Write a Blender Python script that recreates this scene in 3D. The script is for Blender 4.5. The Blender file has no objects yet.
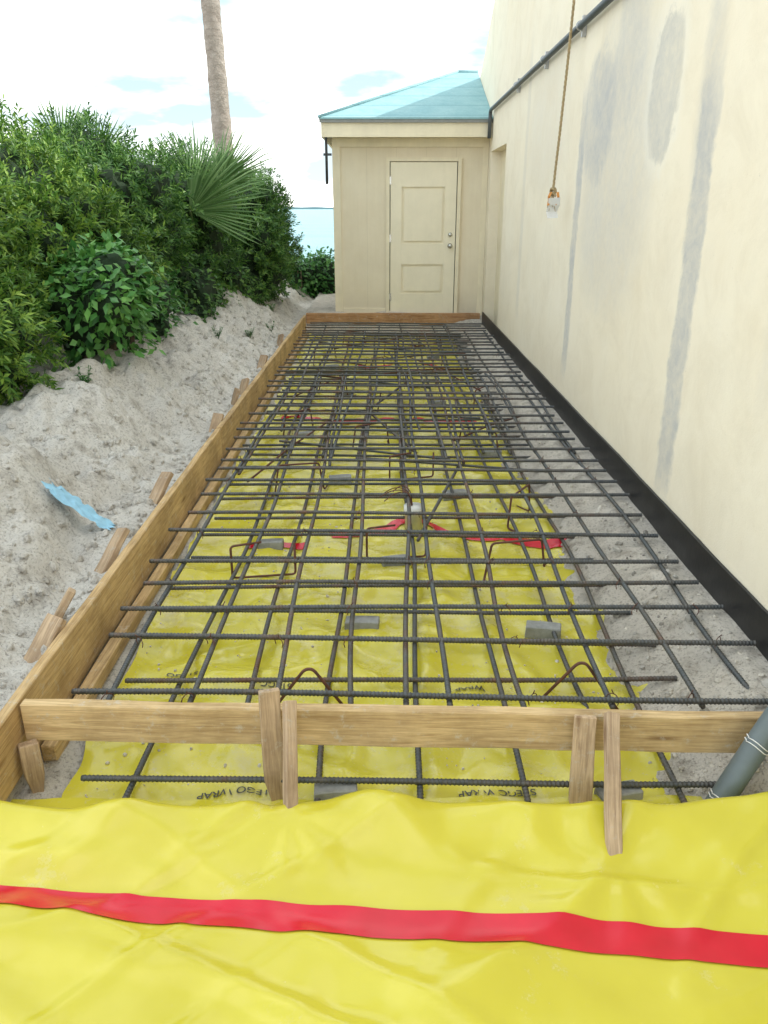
import bpy, bmesh, math, random
from mathutils import Vector, Matrix, noise, Euler
R = random.Random(7)
D = bpy.data
col = bpy.context.scene.collection
scene = bpy.context.scene
scene.view_settings.view_transform = 'Standard'
scene.view_settings.look = 'None'
scene.view_settings.exposure = 0

# ---------------------------------------------------------------- helpers
def mesh_obj(name, verts, faces, mats=(), parent=None, smooth=False, midx=None):
    me = D.meshes.new(name)
    me.from_pydata([tuple(v) for v in verts], [], faces)
    for m in mats: me.materials.append(m)
    if smooth: me.polygons.foreach_set('use_smooth', [True]*len(me.polygons))
    if midx: me.polygons.foreach_set('material_index', midx)
    me.update()
    ob = D.objects.new(name, me); col.objects.link(ob)
    if parent: ob.parent = parent
    return ob

def top(ob, label, category, group=None, kind=None):
    if label: ob['label'] = label
    if category: ob['category'] = category
    if group: ob['group'] = group
    if kind: ob['kind'] = kind
    return ob

def box_vf(x0,x1,y0,y1,z0,z1):
    v=[(x0,y0,z0),(x1,y0,z0),(x1,y1,z0),(x0,y1,z0),(x0,y0,z1),(x1,y0,z1),(x1,y1,z1),(x0,y1,z1)]
    f=[(0,3,2,1),(4,5,6,7),(0,1,5,4),(1,2,6,5),(2,3,7,6),(3,0,4,7)]
    return v,f

def box(name, dims, mat, bevel=0.003, parent=None, segs=1, jitter=0, point=False, cuts=0):
    v,f = box_vf(-dims[0]/2,dims[0]/2,-dims[1]/2,dims[1]/2,-dims[2]/2,dims[2]/2)
    me = D.meshes.new(name); bm = bmesh.new()
    vs=[bm.verts.new(p) for p in v]
    for q in f: bm.faces.new([vs[i] for i in q])
    if cuts:
        ax = max(range(3), key=lambda i: dims[i])
        es=[e for e in bm.edges if abs((e.verts[0].co-e.verts[1].co)[ax])>dims[ax]*.9]
        bmesh.ops.subdivide_edges(bm, edges=es, cuts=cuts, use_grid_fill=True)
    if bevel:
        es=[e for e in bm.edges if e.calc_face_angle(0)>1.0]
        bmesh.ops.bevel(bm, geom=es, offset=bevel, segments=segs, affect='EDGES', profile=.6)
    if jitter:
        for q in bm.verts:
            q.co += Vector([noise.noise(q.co*6+Vector((i*9.1,dims[0]*7,dims[1]*5)))*jitter for i in range(3)])
    if point:
        for q in bm.verts:
            t = (q.co.z + dims[2]/2)/(dims[1]*2.2+.06)
            if t<1:
                t=max(t,.08); q.co.x*=t
    bm.to_mesh(me); bm.free()
    if mat: me.materials.append(mat)
    ob=D.objects.new(name,me); col.objects.link(ob)
    if parent: ob.parent=parent
    return ob

def chaikin(pts, it=2):
    pts=[Vector(p) for p in pts]
    for _ in range(it):
        o=[pts[0]]
        for a,b in zip(pts,pts[1:]):
            o += [a.lerp(b,.25), a.lerp(b,.75)]
        o.append(pts[-1]); pts=o
    return pts

def corner(pts, r=.03):
    pts=[Vector(p) for p in pts]; o=[pts[0]]
    for a,b,c in zip(pts,pts[1:],pts[2:]):
        p=b+(a-b).normalized()*min(r,(a-b).length*.45); q=b+(c-b).normalized()*min(r,(c-b).length*.45)
        for t in (0,.25,.5,.75,1):
            o.append(p.lerp(b,t).lerp(b.lerp(q,t),t))
    o.append(pts[-1]); return o

def tube_vf(pts, r, sides=8, cap=True, base=0):
    pts=[Vector(p) for p in pts]; n=len(pts)
    rr = r if hasattr(r,'__len__') else [r]*n
    V=[];F=[]
    t0=(pts[1]-pts[0]).normalized()
    up=Vector((0,0,1)) if abs(t0.z)<.9 else Vector((1,0,0))
    a=t0.cross(up).normalized()
    for i,p in enumerate(pts):
        if i==0: t=(pts[1]-pts[0])
        elif i==n-1: t=pts[-1]-pts[-2]
        else: t=pts[i+1]-pts[i-1]
        t=t.normalized() if t.length>1e-9 else t0
        a=(a-t*a.dot(t)).normalized(); b=t.cross(a)
        for k in range(sides):
            an=2*math.pi*k/sides
            V.append(p+(a*math.cos(an)+b*math.sin(an))*rr[i])
    for i in range(n-1):
        for k in range(sides):
            k2=(k+1)%sides
            F.append((base+i*sides+k,base+i*sides+k2,base+(i+1)*sides+k2,base+(i+1)*sides+k))
    if cap:
        F.append(tuple(base+k for k in reversed(range(sides))))
        F.append(tuple(base+(n-1)*sides+k for k in range(sides)))
    return V,F

def tube(name, pts, r, mat, sides=8, parent=None):
    V,F=tube_vf(pts,r,sides)
    return mesh_obj(name,V,F,[mat],parent,True)

def sm(a,b,t):
    t=(t-a)/(b-a); t=max(0,min(1,t)); return t*t*(3-2*t)
def nz(x,y,s,o=0): return noise.noise(Vector((x*s+o,y*s-o*.7,o*1.3)))

# ---------------------------------------------------------------- materials
class NT:
    def __init__(s,name):
        s.m=D.materials.new(name); s.m.use_nodes=True; s.t=s.m.node_tree
        s.b=s.t.nodes['Principled BSDF']
    def n(s,typ,**k):
        nd=s.t.nodes.new(typ)
        for a,b in k.items(): setattr(nd,a,b)
        return nd
    def l(s,a,b): s.t.links.new(a,b)
    def coord(s,scale=(1,1,1),out='Object'):
        c=s.n('ShaderNodeTexCoord'); m=s.n('ShaderNodeMapping'); m.inputs['Scale'].default_value=scale
        s.l(c.outputs[out],m.inputs['Vector']); return m.outputs[0]
    def noise(s,vec,scale,detail=5,rough=.6,dist=0):
        q=s.n('ShaderNodeTexNoise'); q.inputs['Scale'].default_value=scale; q.inputs['Detail'].default_value=detail
        q.inputs['Roughness'].default_value=rough; q.inputs['Distortion'].default_value=dist
        if vec: s.l(vec,q.inputs['Vector'])
        return q.outputs['Fac']
    def ramp(s,fac,stops):
        q=s.n('ShaderNodeValToRGB'); e=q.color_ramp.elements
        while len(e)<len(stops): e.new(.5)
        for i,(p,c) in enumerate(stops):
            e[i].position=p; e[i].color=(c if len(c)==4 else (*c,1)) if hasattr(c,'__len__') else (c,c,c,1)
        s.l(fac,q.inputs[0]); return q.outputs[0]
    def mix(s,f,a,b,mode='MIX'):
        q=s.n('ShaderNodeMix',data_type='RGBA',blend_type=mode)
        for sock,v in ((q.inputs[0],f),(q.inputs[6],a),(q.inputs[7],b)):
            if hasattr(v,'is_linked'): s.l(v,sock)
            elif hasattr(v,'__len__'): sock.default_value=(*v,1)
            else: sock.default_value=v
        return q.outputs[2]
    def M(s,op,a,b=0,c=None,clamp=False):
        q=s.n('ShaderNodeMath',operation=op); q.use_clamp=clamp
        for i,v in enumerate((a,b,c)):
            if v is None: continue
            if hasattr(v,'is_linked'): s.l(v,q.inputs[i])
            else: q.inputs[i].default_value=v
        return q.outputs[0]
    def bump(s,h,strength=.3,dist=.01,prev=None):
        q=s.n('ShaderNodeBump'); q.inputs['Strength'].default_value=strength; q.inputs['Distance'].default_value=dist
        s.l(h,q.inputs['Height'])
        if prev: s.l(prev,q.inputs['Normal'])
        return q.outputs[0]
    def MR(s,v,a,b,c,d,smooth=True):
        q=s.n('ShaderNodeMapRange'); 
        if smooth: q.interpolation_type='SMOOTHSTEP'
        s.l(v,q.inputs[0])
        for i,k in enumerate((a,b,c,d)): q.inputs[i+1].default_value=k
        return q.outputs[0]
    def out(s,color=None,rough=None,normal=None,metal=None,spec=None):
        for k,v in (('Base Color',color),('Roughness',rough),('Normal',normal),('Metallic',metal),('Specular IOR Level',spec)):
            if v is None: continue
            if hasattr(v,'is_linked'): s.l(v,s.b.inputs[k])
            elif hasattr(v,'__len__'): s.b.inputs[k].default_value=(*v,1)
            else: s.b.inputs[k].default_value=v
        return s.m

def m_sand():
    s=NT('sand'); c=s.coord()
    a=s.noise(c,1.3,6,.6); b=s.noise(c,9,7,.74); d=s.noise(c,75,4,.75)
    c1=s.ramp(a,[(.3,(.60,.565,.52)),(.7,(.75,.72,.675))])
    c2=s.ramp(b,[(.34,(.46,.435,.41)),(.49,(1,1,1))])
    c3=s.ramp(d,[(.36,(.38,.36,.34)),(.48,(1,1,1))])
    x=s.mix(.68,c1,c2,'MULTIPLY'); x=s.mix(.68,x,c3,'MULTIPLY')
    # damper, browner soil in the trench on the wall side
    sp=s.n('ShaderNodeSeparateXYZ'); s.l(c,sp.inputs[0])
    br=s.M('MULTIPLY',s.MR(sp.outputs['X'],-1.35,-1.0,0,.55),s.ramp(a,[(.3,.5),(.6,1.0)]))
    x=s.mix(br,x,(.50,.43,.34),'MULTIPLY') if False else s.mix(br,x,s.mix(1.0,x,(.80,.72,.62),'MULTIPLY'))
    n1=s.bump(b,.7,.05); n2=s.bump(d,.8,.012,n1)
    return s.out(x,.95,n2,spec=.15)
def m_film():
    s=NT('yellow_film'); c=s.coord()
    a=s.noise(c,1.6,4,.6,.3); b=s.noise(c,4,3,.45,.2); d=s.noise(c,45,3,.6)
    x=s.ramp(a,[(.3,(.55,.475,.030)),(.7,(.64,.565,.055))])
    dirt=s.noise(c,3.4,8,.80); sp=s.n('ShaderNodeSeparateXYZ'); s.l(c,sp.inputs[0])
    y=sp.outputs['Y']
    q=s.M('ADD',s.MR(y,1.75,1.95,0,.04),s.MR(y,1.9,6,0,.06,False))
    f=s.ramp(s.M('ADD',dirt,q),[(.58,0),(.74,.65)])
    x=s.mix(f,x,(.60,.54,.38))
    fine=s.ramp(s.noise(c,60,4,.75),[(.58,0),(.68,.6)])
    x=s.mix(s.M('MULTIPLY',fine,s.MR(y,1.7,2.1,.06,.8)),x,(.52,.47,.36))
    r=s.M('ADD',s.ramp(b,[(.3,.16),(.7,.26)]),s.M('MULTIPLY',f,.5))
    n=s.bump(b,.25,.04); n=s.bump(d,.05,.003,n)
    return s.out(x,r,n,spec=.6)
def m_tape():
    s=NT('red_tape'); c=s.coord()
    b=s.noise(c,7,3,.5)
    x=s.ramp(b,[(.3,(.55,.004,.020)),(.7,(.68,.007,.030))])
    return s.out(x,.25,s.bump(b,.12,.01))
def m_wood(name,c1,c2,seed=0,ax='x'):
    s=NT(name)
    oi=s.n('ShaderNodeObjectInfo'); tc=s.n('ShaderNodeTexCoord')
    add=s.n('ShaderNodeVectorMath',operation='ADD'); s.l(tc.outputs['Object'],add.inputs[0])
    sc=s.n('ShaderNodeVectorMath',operation='SCALE'); cmb=s.n('ShaderNodeCombineXYZ')
    for i in range(3): s.l(oi.outputs['Random'],cmb.inputs[i])
    s.l(cmb.outputs[0],sc.inputs[0]); sc.inputs['Scale'].default_value=37
    s.l(sc.outputs[0],add.inputs[1])
    mp=s.n('ShaderNodeMapping'); 
    S={'x':(1.2,26,26),'y':(26,1.2,26),'z':(26,26,1.2)}[ax]; mp.inputs['Scale'].default_value=S
    s.l(add.outputs[0],mp.inputs[0])
    g=s.noise(mp.outputs[0],2.2,6,.65,1.2); g2=s.noise(mp.outputs[0],9,4,.6)
    bl=s.noise(add.outputs[0],3,5,.65)
    x=s.ramp(g,[(.32,c1),(.62,c2)])
    x=s.mix(.45,x,s.ramp(g2,[(.3,(.5,.45,.4)),(.6,(1,1,1))]),'MULTIPLY')
    x=s.mix(.7,x,s.ramp(bl,[(.32,(.50,.47,.45)),(.60,(1.05,1.05,1.05))]),'MULTIPLY')
    vo=s.n('ShaderNodeTexVoronoi'); mp2=s.n('ShaderNodeMapping'); 
    mp2.inputs['Scale'].default_value={'x':(.9,5,5),'y':(5,.9,5),'z':(5,5,.9)}[ax]
    s.l(add.outputs[0],mp2.inputs[0]); s.l(mp2.outputs[0],vo.inputs['Vector']); vo.inputs['Scale'].default_value=2.2
    k=s.ramp(vo.outputs['Distance'],[(.05,(.28,.17,.09)),(.14,(1,1,1))])
    x=s.mix(.6,x,k,'MULTIPLY')
    sand=s.ramp(s.noise(add.outputs[0],22,6,.8),[(.56,0),(.68,.65)])
    x=s.mix(sand,x,(.50,.47,.42))
    vr=s.ramp(oi.outputs['Random'],[(0,(.85,.82,.8)),(1,(1.12,1.1,1.05))])
    x=s.mix(.7,x,vr,'MULTIPLY')
    return s.out(x,.8,s.bump(g,.4,.004),spec=.25)
def m_steel():
    s=NT('rebar_steel'); c=s.coord()
    oi=s.n('ShaderNodeObjectInfo')
    a=s.noise(s.coord(out='Object'),4,5,.7)
    w=s.M('ADD',a,s.M('MULTIPLY',s.M('SUBTRACT',oi.outputs['Random'],.5),.16))
    x=s.ramp(w,[(.40,(.078,.085,.090)),(.56,(.102,.094,.086)),(.70,(.14,.078,.052))])
    g=s.noise(c,60,3,.6)
    x=s.mix(.5,x,s.ramp(g,[(.3,(.5,.5,.5)),(.6,(1.3,1.3,1.3))]),'MULTIPLY')
    return s.out(x,.5,s.bump(g,.4,.002),metal=.3)
def m_rust():
    s=NT('rusty_steel'); c=s.coord(); a=s.noise(c,25,5,.7)
    return s.out(s.ramp(a,[(.3,(.075,.032,.022)),(.7,(.16,.065,.042))]),.8,s.bump(a,.4,.003))
def m_wall():
    s=NT('stucco_wall'); tc=s.n('ShaderNodeTexCoord'); P=tc.outputs['Object']; MR=s.MR
    sp=s.n('ShaderNodeSeparateXYZ'); s.l(P,sp.inputs[0]); y=sp.outputs['Y']; z=sp.outputs['Z']
    n1=s.noise(P,1.1,6,.65); n2=s.noise(P,6,6,.7); n3=s.noise(P,120,3,.6); n4=s.noise(P,2.6,7,.75,.6); n5=s.noise(P,16,6,.75,.5)
    yd=s.M('ADD',y,s.M('MULTIPLY',s.M('SUBTRACT',n2,.5),.14))
    yd=s.M('ADD',yd,s.M('MULTIPLY',s.M('SUBTRACT',n1,.5),.14))
    zd=s.M('ADD',z,s.M('MULTIPLY',s.M('SUBTRACT',n2,.5),.35))
    def band(yc,w,soft,zlo,zhi):
        d=s.M('ABSOLUTE',s.M('SUBTRACT',yd,yc))
        return s.M('MULTIPLY',s.M('MULTIPLY',MR(d,w,w+soft,1,0),MR(zd,zlo,zlo+.25,0,1)),MR(zd,zhi,zhi+.5,1,0))
    def ell(yc,zc,ry,rz,soft):
        a=s.M('POWER',s.M('ABSOLUTE',s.M('DIVIDE',s.M('SUBTRACT',yd,yc),ry)),2.6)
        b=s.M('POWER',s.M('ABSOLUTE',s.M('DIVIDE',s.M('SUBTRACT',zd,zc),rz)),2.6)
        return MR(s.M('ADD',a,b),1-soft,1+soft,1,0)
    base=s.ramp(n1,[(.3,(.86,.765,.60)),(.7,(.90,.825,.68))])
    base=s.mix(.5,base,s.ramp(n4,[(.3,(.84,.82,.79)),(.55,(1,1,1))]),'MULTIPLY')
    g=(.46,.465,.475)
    x=base
    blot=s.ramp(s.M('ADD',s.M('MULTIPLY',n4,.6),s.M('MULTIPLY',n5,.4)),[(.36,.35),(.60,1.0)])
    for mk,st in ((band(3.80,.080,.05,-.02,1.7),.82),(band(3.86,.03,.12,1.5,3.6),.45),(band(6.2,.06,.05,.12,1.9),.85),(band(8.6,.04,.08,.3,2.6),.28),
                  (ell(5.78,2.02,.38,.38,.6),.75),(ell(5.3,1.70,.75,.8,.9),.48),(band(2.9,.03,.05,.6,3),.15),(ell(7.6,2.1,.9,.5,.9),.22),(ell(5.15,2.4,.3,.5,.8),.38)):
        x=s.mix(s.M('MULTIPLY',mk,s.M('MULTIPLY',st,blot),clamp=True),x,g)
    e=ell(4.47,2.03,.23,.32,.3); e2=ell(4.47,2.03,.29,.39,.45)
    x=s.mix(s.M('MULTIPLY',s.M('SUBTRACT',e2,e,clamp=True),.25),x,(.86,.85,.80))
    x=s.mix(s.M('MULTIPLY',e,s.M('MULTIPLY',.68,blot)),x,(.48,.48,.47))
    x=s.mix(MR(zd,0,.6,.25,0),x,(.66,.57,.41))
    pit=s.ramp(s.noise(P,38,5,.8),[(.28,.5),(.36,0)])
    x=s.mix(pit,x,(.55,.49,.40))
    nb=s.bump(n5,.15,.012); nb=s.bump(n3,.25,.004,nb)
    return s.out(x,.9,nb,spec=.2)
def m_paint(name,c,amp=.08,rough=.7,nscale=3,bs=.1):
    s=NT(name); P=s.coord(); a=s.noise(P,nscale,6,.65); b=s.noise(P,80,3,.6)
    lo=tuple(v*(1-amp) for v in c); hi=tuple(min(1,v*(1+amp)) for v in c)
    x=s.ramp(a,[(.3,lo),(.7,hi)])
    mp=s.n('ShaderNodeMapping'); mp.inputs['Scale'].default_value=(7,7,.5); tc=s.n('ShaderNodeTexCoord'); s.l(tc.outputs['Object'],mp.inputs[0])
    st=s.noise(mp.outputs[0],1.4,5,.7); x=s.mix(amp*2,x,s.ramp(st,[(.35,(.75,.73,.7)),(.6,(1,1,1))]),'MULTIPLY')
    return s.out(x,rough,s.bump(b,bs,.003))
def m_siding():
    s=NT('shed_siding'); P=s.coord(); tc=s.n('ShaderNodeTexCoord')
    sp=s.n('ShaderNodeSeparateXYZ'); s.l(tc.outputs['Object'],sp.inputs[0])
    gx=s.M('FRACT',s.M('MULTIPLY',s.M('ADD',sp.outputs['X'],sp.outputs['Y']),2.45))
    gr=s.M('LESS_THAN',gx,.02)
    a=s.noise(P,2,6,.65); mp=s.n('ShaderNodeMapping'); mp.inputs['Scale'].default_value=(12,12,.6); s.l(tc.outputs['Object'],mp.inputs[0])
    st=s.noise(mp.outputs[0],2,5,.7)
    x=s.ramp(a,[(.3,(.78,.68,.51)),(.7,(.85,.76,.59))])
    x=s.mix(.12,x,s.ramp(st,[(.35,(.75,.73,.68)),(.6,(1,1,1))]),'MULTIPLY')
    x=s.mix(s.M('MULTIPLY',gr,.20),x,(.45,.40,.30))
    q=s.MR(sp.outputs['Z'],0,.35,.4,0,False)
    x=s.mix(s.M('MULTIPLY',q,s.M('MULTIPLY',st,1.4)),x,(.45,.41,.34))
    h=s.M('SUBTRACT',1,gr)
    return s.out(x,.8,s.bump(h,.2,.005,s.bump(st,.15,.005)))
def m_roof():
    s=NT('blue_roof'); tc=s.n('ShaderNodeTexCoord'); P=tc.outputs['Object']
    sp=s.n('ShaderNodeSeparateXYZ'); s.l(P,sp.inputs[0])
    n=s.noise(P,4,5,.7)
    zc=s.M('FRACT',s.M('MULTIPLY',s.M('ADD',sp.outputs['Z'],s.M('MULTIPLY',n,.008)),6.2)); ln=s.M('LESS_THAN',zc,.06)
    b=s.noise(P,30,4,.7)
    x=s.ramp(n,[(.3,(.22,.41,.45)),(.7,(.30,.49,.52))])
    x=s.mix(.35,x,s.ramp(b,[(.3,(.65,.65,.65)),(.6,(1,1,1))]),'MULTIPLY')
    x=s.mix(s.M('MULTIPLY',ln,.55),x,(.10,.24,.29))
    return s.out(x,.8,s.bump(s.M('SUBTRACT',1,zc),.4,.01))
def m_leaf(name,stops,rough=.45,trans=.25):
    s=NT(name); g=s.n('ShaderNodeNewGeometry'); c=s.noise(s.coord(),2.2,3,.6)
    f=s.M('ADD',s.M('MULTIPLY',g.outputs['Random Per Island'],.55),s.M('MULTIPLY',c,.5))
    x=s.ramp(f,stops)
    s.out(x,rough,spec=.35)
    tr=s.n('ShaderNodeBsdfTranslucent'); s.l(x,tr.inputs[0])
    mx=s.n('ShaderNodeMixShader'); mx.inputs[0].default_value=trans
    s.l(s.b.outputs[0],mx.inputs[1]); s.l(tr.outputs[0],mx.inputs[2])
    s.l(mx.outputs[0],s.t.nodes['Material Output'].inputs['Surface'])
    return s.m
def m_plain(name,c,rough=.6,metal=0,amp=.12,scale=12,bs=.2):
    s=NT(name); a=s.noise(s.coord(),scale,5,.65)
    lo=tuple(v*(1-amp) for v in c); hi=tuple(v*(1+amp) for v in c)
    return s.out(s.ramp(a,[(.3,lo),(.7,hi)]),rough,s.bump(a,bs,.004),metal=metal)
def m_sea():
    s=NT('sea_water'); P=s.coord((1,1,1)); a=s.noise(s.coord((.3,1.5,1)),.04,5,.6); b=s.noise(s.coord((.5,2,1)),.9,5,.6)
    x=s.ramp(a,[(.35,(.07,.25,.30)),(.65,(.13,.37,.41))])
    return s.out(x,.3,s.bump(b,.5,.25))
def m_palmtrunk():
    s=NT('palm_bark'); tc=s.n('ShaderNodeTexCoord'); P=tc.outputs['Object']
    sp=s.n('ShaderNodeSeparateXYZ'); s.l(P,sp.inputs[0])
    n=s.noise(P,7,6,.7); z=s.M('ADD',s.M('MULTIPLY',sp.outputs['Z'],11),s.M('MULTIPLY',n,2.2))
    fr=s.M('FRACT',z)
    x=s.ramp(n,[(.3,(.25,.205,.17)),(.7,(.47,.41,.36))])
    x=s.mix(.5,x,s.ramp(fr,[(0,(.5,.48,.45)),(.25,(1,1,1))]),'MULTIPLY')
    return s.out(x,.9,s.bump(fr,.5,.02,s.bump(n,.8,.03)))

SAND=m_sand(); FILM=m_film(); TAPE=m_tape()
WOODX=m_wood('lumber_x',(.44,.30,.15),(.68,.51,.29),ax='x')
WOODR=m_wood('lumber_reddish',(.34,.17,.08),(.56,.34,.18),ax='x')
WOODY=m_wood('lumber_y',(.41,.27,.13),(.66,.48,.26),ax='y')
STAKE=m_wood('stake_wood',(.38,.27,.18),(.62,.47,.32),ax='z')
STEEL=m_steel(); RUST=m_rust(); WALL=m_wall(); SIDING=m_siding(); ROOF=m_roof()
TRIM=m_paint('trim_paint',(.85,.76,.57)); DOORP=m_paint('door_paint',(.88,.80,.62),.05,.5)
BLACK=m_plain('black_membrane',(.012,.012,.013),.45,0,.4,8,.5)
PVC=m_plain('grey_pvc',(.13,.16,.17),.4,0,.15,6,.1)
CONC=m_plain('concrete',(.27,.27,.26),.9,0,.25,25,.5)
ZINC=m_plain('galvanised',(.45,.46,.47),.45,.6,.1)
DARKM=m_plain('dark_pipe',(.06,.065,.07),.45,.3)
PIPEG=m_plain('grey_conduit',(.10,.115,.125),.45,.2)
BRASS=m_plain('knob_metal',(.55,.55,.52),.25,.9)
ROPE=m_plain('rope_fibre',(.38,.29,.16),.9,0,.3,60,.4)
ORANGE=m_plain('orange_ribbon',(.65,.27,.06),.5)
WHITE=m_plain('white_plastic',(.75,.74,.72),.5,0,.06)
BLUE=m_plain('blue_cloth',(.27,.50,.66),.7,0,.15,20)
INK=m_plain('black_ink',(.06,.06,.04),.5)
STONE=m_plain('stone',(.58,.53,.46),.95,0,.3,20,.5)
BARK=m_plain('twig_bark',(.12,.09,.06),.9)
SEA=m_sea(); PALMB=m_palmtrunk()
PODO=m_leaf('podocarpus_leaf',[(.15,(.03,.09,.018)),(.5,(.10,.22,.035)),(.8,(.26,.40,.06)),(1,(.44,.50,.11))])
PODOD=m_leaf('dark_leaf',[(.15,(.022,.07,.02)),(.5,(.065,.17,.035)),(.8,(.16,.30,.055)),(1,(.27,.40,.09))])
BROAD=m_leaf('broad_leaf',[(.15,(.03,.12,.03)),(.5,(.09,.26,.055)),(.8,(.18,.40,.09)),(1,(.28,.48,.13))],.35)
BUSHL=m_leaf('bush_leaf',[(.15,(.02,.08,.025)),(.5,(.055,.18,.04)),(.8,(.12,.29,.07)),(1,(.20,.38,.10))],.35)
PALML=m_leaf('palm_leaf',[(.15,(.07,.14,.045)),(.5,(.16,.29,.10)),(.8,(.28,.42,.18)),(1,(.40,.50,.27))],.4,.35)
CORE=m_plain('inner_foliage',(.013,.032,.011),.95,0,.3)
STEM=m_plain('palm_petiole',(.10,.15,.05),.6)
LAND=m_plain('far_land',(.22,.33,.36),.9)

# ---------------------------------------------------------------- ground
WX=1.425
def G(x,y):
    zin=-.315+.010*nz(x,y,3,1)
    kk=1-sm(1.24,1.36,x)
    zin+= .205*sm(.80,1.36,x)*(1+.35*kk*nz(x,y,2,4)) + sm(.80,1.0,x)*(.25+.75*kk)*(.022*nz(x,y,6,2)+.010*nz(x,y,16,12)+.007*nz(x,y,35,12))
    zin+= (1-sm(-1.15,-.98,x))*(.045+.04*nz(x,y,6,14)+.02*nz(x,y,16,15))
    q=1-sm(-2.2+.3*nz(0,y,.8,3),-1.25,x)
    zl=-.075+.36*q
    wgt=1-sm(-1.5,-1.2,x)
    bil=abs(nz(x,y,3.0,16))
    zl+=wgt*(.16*nz(x,y,1.1,5)+.12*nz(x,y,2.6,6)+.11*(bil-.2)+.055*nz(x,y,6,7)) + (.35+.65*wgt)*(.055*abs(nz(x,y,8,8))+.026*nz(x,y,15,18)+.012*nz(x,y,32,9))
    zl+=.17*math.exp(-((x+1.95)/.34)**2)*(.6+1.4*nz(0,y,1.4,11))
    zl+=.09*math.exp(-((x+1.52)/.11)**2)*(.4+1.6*nz(0,y,2.3,21))
    far=1-sm(-9,-4.5,x)
    zl=zl*(1-far)+.2*far
    z = zin if x>-1.172 else zl
    k=1-sm(1.72,1.98,y)
    z=z*(1-k)+(-.30)*k
    if x>-1.172:
        e=sm(11.5,11.62,y); z=z*(1-e)+e*(.02+.05*nz(x,y,3,2))
    f=sm(16,34,y); z=z*(1-f)+f*(-4.5)
    return z
def axis(segs):
    o=[]
    for a,b,st in segs:
        n=max(1,round((b-a)/st))
        o+=[a+(b-a)*i/n for i in range(n)]
    o.append(segs[-1][1]); return o
xs=axis([(-300,-60,40),(-60,-10,5),(-10,-4,.4),(-4,-2.6,.05),(-2.6,-1.24,.017),(-1.24,-1.164,.019),(-1.164,-.9,.022),(-.9,.78,.07),(.78,1.5,.018),(1.5,4,.5),(4,60,8),(60,300,40)])
ys=axis([(-60,-4,8),(-4,1.6,.35),(1.6,7,.02),(7,14,.04),(14,18,.25),(18,36,1.5),(36,60,12)])
V=[(x,y,G(x,y)) for y in ys for x in xs]; nx=len(xs)
F=[(j*nx+i,j*nx+i+1,(j+1)*nx+i+1,(j+1)*nx+i) for j in range(len(ys)-1) for i in range(nx-1)]
top(mesh_obj('ground',V,F,[SAND],None,True),'grey sandy ground with a lumpy excavated berm','ground',kind='structure')

ob=mesh_obj('sea',[(-6000,26,-3.0),(6000,26,-3.0),(6000,9000,-3.0),(-6000,9000,-3.0)],[(0,1,2,3)],[SEA]); top(ob,'calm turquoise sea','sea',kind='structure')
V=[];F=[]
for i in range(60):
    x=-1500+i*50; h=3+9*abs(nz(i*.3,0,1,3)); V+=[(x,3000,-3.2),(x,3000,h),(x,3200,h),(x,3200,-3.2)]
for i in range(59):
    a=i*4; F+=[(a,a+4,a+5,a+1),(a+1,a+5,a+6,a+2),(a+2,a+6,a+7,a+3)]
top(mesh_obj('hills',V,F,[LAND]),'low distant strip of wooded coast','coast',kind='structure')

# ---------------------------------------------------------------- yellow sheets
def srd(x,y,o,k=5):
    v=noise.noise(Vector((x+o,y-o,o*.37)))*k; return math.exp(-v*v)
def S_in(x,y):
    w=.026*srd(x*1.6+.4*y,y*1.1,3.1,8)+.024*srd(x*.9-y*.6,y*2.6,7.7,8)+.013*srd(x*4,y*3,1.7,6)+.012*nz(x,y,2.5,3)+.008*srd(x*6+y*2,y*5,4.7,5)
    zb=-.300+.17*sm(.97,1.55,x)
    return zb+w
ANCH=((-.27,1.76,.6),(.62,1.60,.8))
def S_fr(x,y):
    w=.028*srd(x*.7+.4*y,y*1.1+.2*x,5.3,4)+.024*srd(x*1.1-y*.9,y*1.5,2.9,5)+.016*nz(x,y,1.2,8)+.006*srd(x*3.5,y*2.5,9.1,4)
    w+=.014*srd(x*.9+y*1.7,y*3.0,12.3,9)+.011*srd(x*2.2-y*2.0,y*1.2,15.1,10)+.011*srd(x*1.5+y*2.6,y*.8,17.7,10)+.007*srd(x*3.1-y*3.3,y*1.6,21.3,8)
    w*=.45+.55*sm(.0,.10,abs(y-(1.450-.10*x*.9)))
    w+=.030*sm(1.55,1.82,y)*srd(x*2.6+y,y*.7,4.4,3.5)
    for ax,ay,s in ANCH:
        dx=x-ax; dy=y-ay; r=math.hypot(dx,dy)
        w-=.012*s*math.exp(-(r/.10)**2)
        an=math.atan2(dy,dx); w+=.0035*math.exp(-((r-.16)/.12)**2)*math.cos(an*7+4*nz(dx,dy,3,ax))
    e=sm(1.80,1.93,y+.05*nz(x,0,1.7,2)+.02*nz(x,0,6,5))
    b=-.228+.030*math.exp(-((y-1.78)/.10)**2)*(1+nz(x,0,2,5))
    b+=.09*(1-sm(-1.75,-1.2,x))*sm(1.4,1.8,y)
    return b*(1-e)+(-.30)*e+w*(1-.5*e)
def sheet(name,fn,x0,x1,y0,y1,st,edge,mats):
    nx=int((x1-x0)/st); ny=int((y1-y0)/st); V=[];F=[]
    for j in range(ny+1):
        y=y0+(y1-y0)*j/ny; a,b=edge(y)
        for i in range(nx+1):
            x=a+(b-a)*i/nx
            V.append((x,y,fn(x,y)))
    for j in range(ny):
        for i in range(nx):
            a=j*(nx+1)+i; F.append((a,a+1,a+nx+2,a+nx+1))
    return mesh_obj(name,V,F,mats,None,True)
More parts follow.
